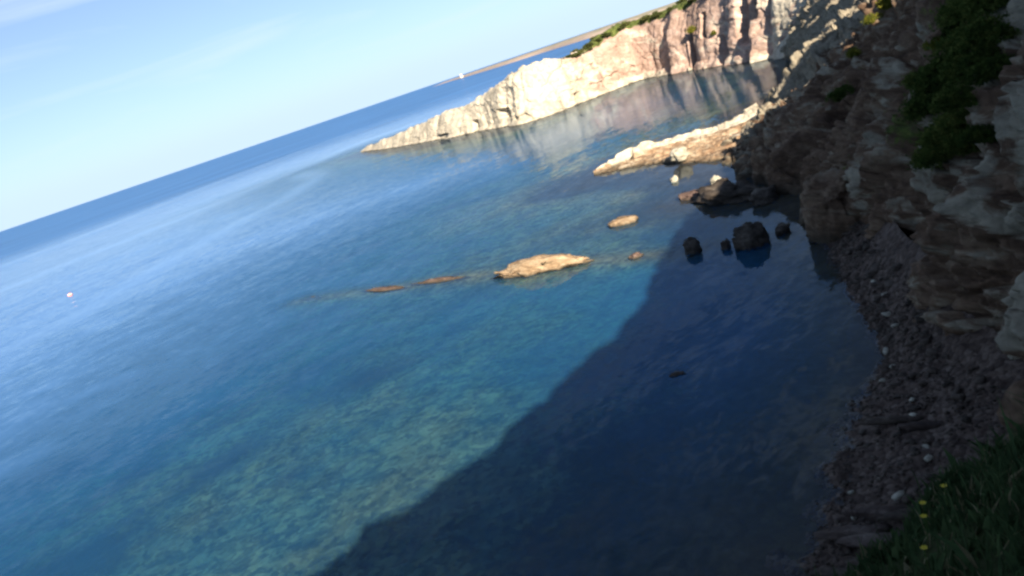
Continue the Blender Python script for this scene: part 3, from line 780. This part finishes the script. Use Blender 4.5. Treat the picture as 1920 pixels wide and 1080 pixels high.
bush('shrub', 'yellow', tuple(q), .55, 'small yellow flowering shrub at the edge of the hanging bushes')
# shrubs along the top of the headland
HDu = np.linspace(0, len(HD) - 1, 760)
for k in range(64):
    u = random.uniform(1.6, 9.6); j = 126 + random.randrange(-8, 11)
    q = HG[np.argmin(abs(HDu - u)), j]
    s = random.uniform(.7, 1.5)
    bush('shrub', 'head%d' % (k % 2), tuple(q), (s * 1.3, s * 1.3, s * .75), 'low green shrub in the row along the headland top', 'shrubs along the headland top')
for (u, j, s, lab) in ((3.75, 70, 1.5, 'bright green shrub hanging beside the tall dark cleft'), (3.05, 112, 1.7, 'bright green shrub over the pink cliff face near its top'), (2.9, 60, 1.0, 'small green shrub low on the pink cliff face')):
    q = HG[np.argmin(abs(HDu - u)), j]
    bush('shrub', 'yellow', tuple(q), s, lab)

# ------------------------------------------------------------------ grass bank at the viewer's feet
def build_bank():
    edge = catmull([(-.6, 4.4, 9.5), (1.0, 5.2, 9.6), (2.4, 6.04, 9.62), (2.95, 6.35, 9.72), (3.61, 6.58, 9.75), (4.51, 7.21, 9.38), (6.2, 8.4, 9.2), (8.5, 10, 9.2)], 90)
    inw = np.array([.42, -.91])
    m = 60; s = np.linspace(-1, 1, m); G = np.zeros((90, m, 3))
    for j, v in enumerate(s):
        if v < 0:
            G[:, j, :2] = edge[:, :2] - inw * (np.abs(v) ** .6) * .9; G[:, j, 2] = edge[:, 2] - .2 * abs(v) - 4.5 * v * v
        else:
            G[:, j, :2] = edge[:, :2] + inw * v * 4.2; G[:, j, 2] = edge[:, 2] + 2.6 * v + .2 * math.sin(3 * v)
    P = G.reshape(-1, 3); P[:, 2] += .22 * fbm(P / .9, 4)
    t = NT('bank_soil'); p = t.pos()
    t.principled(t.ramp(t.noise(p, 2.5, 6, .65), [(.3, (.02, .03, .01)), (.55, (.04, .05, .018)), (.75, (.07, .055, .035))]), .95, t.bump(t.noise(p, 9, 5), .8, .06), .1)
    o = mesh_obj('bank', P, grid_faces(90, m), t.m); tag(o, 'grassy bank at the clifftop in the near corner', kind='structure')
    G = P.reshape(90, m, 3)
    # grass and broad leaves
    r = np.random.default_rng(3); V, Fc = [], []; k = 0
    for q in range(15000):
        i, j = r.integers(4, 86), r.integers(18, m - 6)
        b = G[i, j] + r.normal(size=3) * (.05, .05, .0)
        h = r.uniform(.06, .20) * (1 + 1.2 * max(0, math.sin(b[0] * 3.1) * math.sin(b[1] * 2.7 + 1))) * (1.9 if r.random() < .04 else 1); lean = r.normal(size=2) * .35
        tip = b + (lean[0] * h, lean[1] * h, h); mid = b + (lean[0] * h * .35, lean[1] * h * .35, h * .6)
        a = r.uniform(0, 6.3); w = r.uniform(.004, .011) if q % 4 else r.uniform(.015, .040)
        d = np.array((math.cos(a), math.sin(a), 0)) * w
        V += [b - d, b + d, mid + d * .8, tip, mid - d * .8]; Fc.append((k, k + 1, k + 2, k + 3, k + 4)); k += 5
    o = mesh_obj('grass', np.array(V), np.array(Fc), M_GRASS, smooth=False)
    o.data.materials.append(M_STRAW); mi = (r.random(len(o.data.polygons)) < .10).astype(np.int32); o.data.polygons.foreach_set('material_index', mi)
    tag(o, 'dark green grass and weeds on the near clifftop bank', 'grass', kind='stuff')
    return G
BANK = build_bank()
M_PETAL = plain('yellow_petal', (.42, .34, .02), .6); M_STALK = plain('flower_stalk', (.06, .10, .02), .7); M_EYE = plain('flower_centre', (.45, .30, .03), .8)
def flower(loc, h, label, group=None):
    e = empty('flower', loc, random.uniform(0, 6)); tag(e, label, 'flower', group)
    sv, V, Fc = [], [], []
    for j in range(5):
        for k in range(5):
            a = k * 2 * math.pi / 5; rr = .004
            V.append((.03 * math.sin(j * .5) + rr * math.cos(a), rr * math.sin(a), -.1 + (h + .1) * j / 4))
    for j in range(4):
        for k in range(5): Fc.append((j * 5 + k, j * 5 + (k + 1) % 5, j * 5 + 5 + (k + 1) % 5, j * 5 + 5 + k))
    mesh_obj('stalk', V, Fc, M_STALK, e)
    cx_ = .03 * math.sin(2)
    v, f = ICO[1]; eye = mesh_obj('flower_centre', v * (.009, .009, .007) + (cx_, 0, h + .004), f, M_EYE, e)
    for k in range(7):
        a = k * 2 * math.pi / 7; d = np.array((math.cos(a), math.sin(a), .25)); s_ = np.array((-math.sin(a), math.cos(a), 0)); c = np.array((cx_, 0, h))
        mesh_obj('petal', [c, c + d * .013 - s_ * .009, c + d * .028 - s_ * .006, c + d * .030 + s_ * .006, c + d * .013 + s_ * .009], [(0, 1, 2, 3, 4)], M_PETAL, eye, smooth=False)
def bank_at(x, y):
    b = BANK.reshape(-1, 3); return b[np.argmin((b[:, 0] - x) ** 2 + (b[:, 1] - y) ** 2)]
for (x, y, h, lab) in ((3.0, 6.0, .36, 'uppermost yellow flower on the grassy bank'), (2.66, 5.75, .34, 'lower yellow flower of the close pair on the bank'), (2.76, 5.82, .38, 'upper yellow flower of the close pair on the bank'), (2.45, 5.35, .33, 'yellow flower low at the bottom edge of the bank')):
    b = bank_at(x, y); flower(tuple(b), h, lab)

# ------------------------------------------------------------------ far coast and its tower
def build_coast():
    ft = catmull([(-70, 5200, 0), (40, 4700, 0), (90, 3800, 0), (190, 2700, 0), (290, 2350, 0), (360, 1900, 0), (520, 1700, 0), (900, 1500, 0), (1500, 1200, 0)], 240)
    hh = np.interp(np.linspace(0, 1, 240), [0, .06, .25, .45, .7, 1], [1, 6, 9, 11.5, 14.5, 16.5])
    m = 24; G = np.zeros((240, m, 3)); s = np.linspace(0, 1, m)
    for i in range(240):
        d = ft[i, :2] / np.linalg.norm(ft[i, :2]); d = d * .8 + np.array((.6, .0))
        o = np.interp(s, [0, .15, .4, 1], [0, 10, 60, 700]); z = np.interp(s, [0, .15, .4, 1], [-1, hh[i] * .55, hh[i], hh[i] * 1.02])
        G[i, :, :2] = ft[i, :2] + d * o[:, None]; G[i, :, 2] = z
    P = G.reshape(-1, 3); P[:, 2] += 1.1 * fbm(P / 60, 4) * (P[:, 2] > 1)
    t = NT('coast_land'); p = t.pos()
    z = t.n.new('ShaderNodeSeparateXYZ'); t.l.new(p, z.inputs[0])
    c = t.ramp(t.math('ADD', t.math('MULTIPLY', z.outputs['Z'], .04), t.math('MULTIPLY', t.math('SUBTRACT', t.noise(p, .02, 5, .6), .5), .9)), [(.12, (.40, .32, .26)), (.32, (.35, .29, .23)), (.45, (.25, .235, .17)), (.65, (.31, .28, .2))])
    t.principled(c, .95, None, .1)
    o = mesh_obj('coast', P, grid_faces(240, m), t.m); tag(o, 'thin tan strip of low far coast on the horizon', kind='structure')
build_coast()

def ring_tower(name, prof, seg, mat, parent):
    V, Fc = [], []
    for (r, z) in prof:
        for k in range(seg): V.append((r * math.cos(2 * math.pi * k / seg), r * math.sin(2 * math.pi * k / seg), z))
    for j in range(len(prof) - 1):
        for k in range(seg): Fc.append((j * seg + k, j * seg + (k + 1) % seg, (j + 1) * seg + (k + 1) % seg, (j + 1) * seg + k))
    Fc.append(tuple(range((len(prof) - 1) * seg, len(prof) * seg)))
    return mesh_obj(name, V, Fc, mat, parent, smooth=False)
def boxm(name, c, s, mat, parent):
    x, y, z = c; a, b, h = s[0] / 2, s[1] / 2, s[2]
    V = [(x + i * a, y + j * b, z + k * h) for k in (0, 1) for j in (-1, 1) for i in (-1, 1)]
    return mesh_obj(name, V, [(0, 2, 3, 1), (4, 5, 7, 6), (0, 1, 5, 4), (2, 6, 7, 3), (0, 4, 6, 2), (1, 3, 7, 5)], mat, parent, smooth=False)
M_TOWER = plain('tower_plaster', (.72, .62, .50), .9, .1, .3); M_OPEN = plain('tower_opening', (.06, .05, .05), .9)
tw = empty('watch_tower', (92, 3780, 4.0), 0, .5); tag(tw, 'pale stone tower near the end of the far coast', 'tower')
twall = ring_tower('tower_wall', [(12, -4), (11, 6), (9.2, 22), (9.6, 22.5), (9.6, 25)], 20, M_TOWER, tw)
ring_tower('parapet', [(10.2, 25.02), (10.2, 27.5), (8.9, 27.5), (8.9, 25.4)], 20, M_TOWER, tw)
boxm('doorway', (0, -10.3, 8), (2.4, 1.6, 4), M_OPEN, twall)
boxm('lean_to', (15, -2, -4), (13, 11, 10), M_TOWER, tw)

# ------------------------------------------------------------------ buoy
def build_buoy():
    e = empty('buoy', (-79, 151.7, 0), 0, .65); tag(e, 'small orange and white buoy floating far out on the left', 'buoy')
    mo, mw = plain('buoy_orange', (.80, .22, .10), .5), plain('buoy_white', (.8, .78, .75), .5)
    ring_tower('float', [(.05, -.35), (.5, -.25), (.72, 0), (.66, .22), (.4, .42), (.16, .48)], 18, mo, e)
    ring_tower('band', [(.67, .2), (.70, .2), (.60, .34), (.55, .34)], 18, mw, e)
    ring_tower('top_mark', [(.15, .44), (.13, .52), (.2, .56), (.1, .62)], 12, mo, e)
build_buoy()
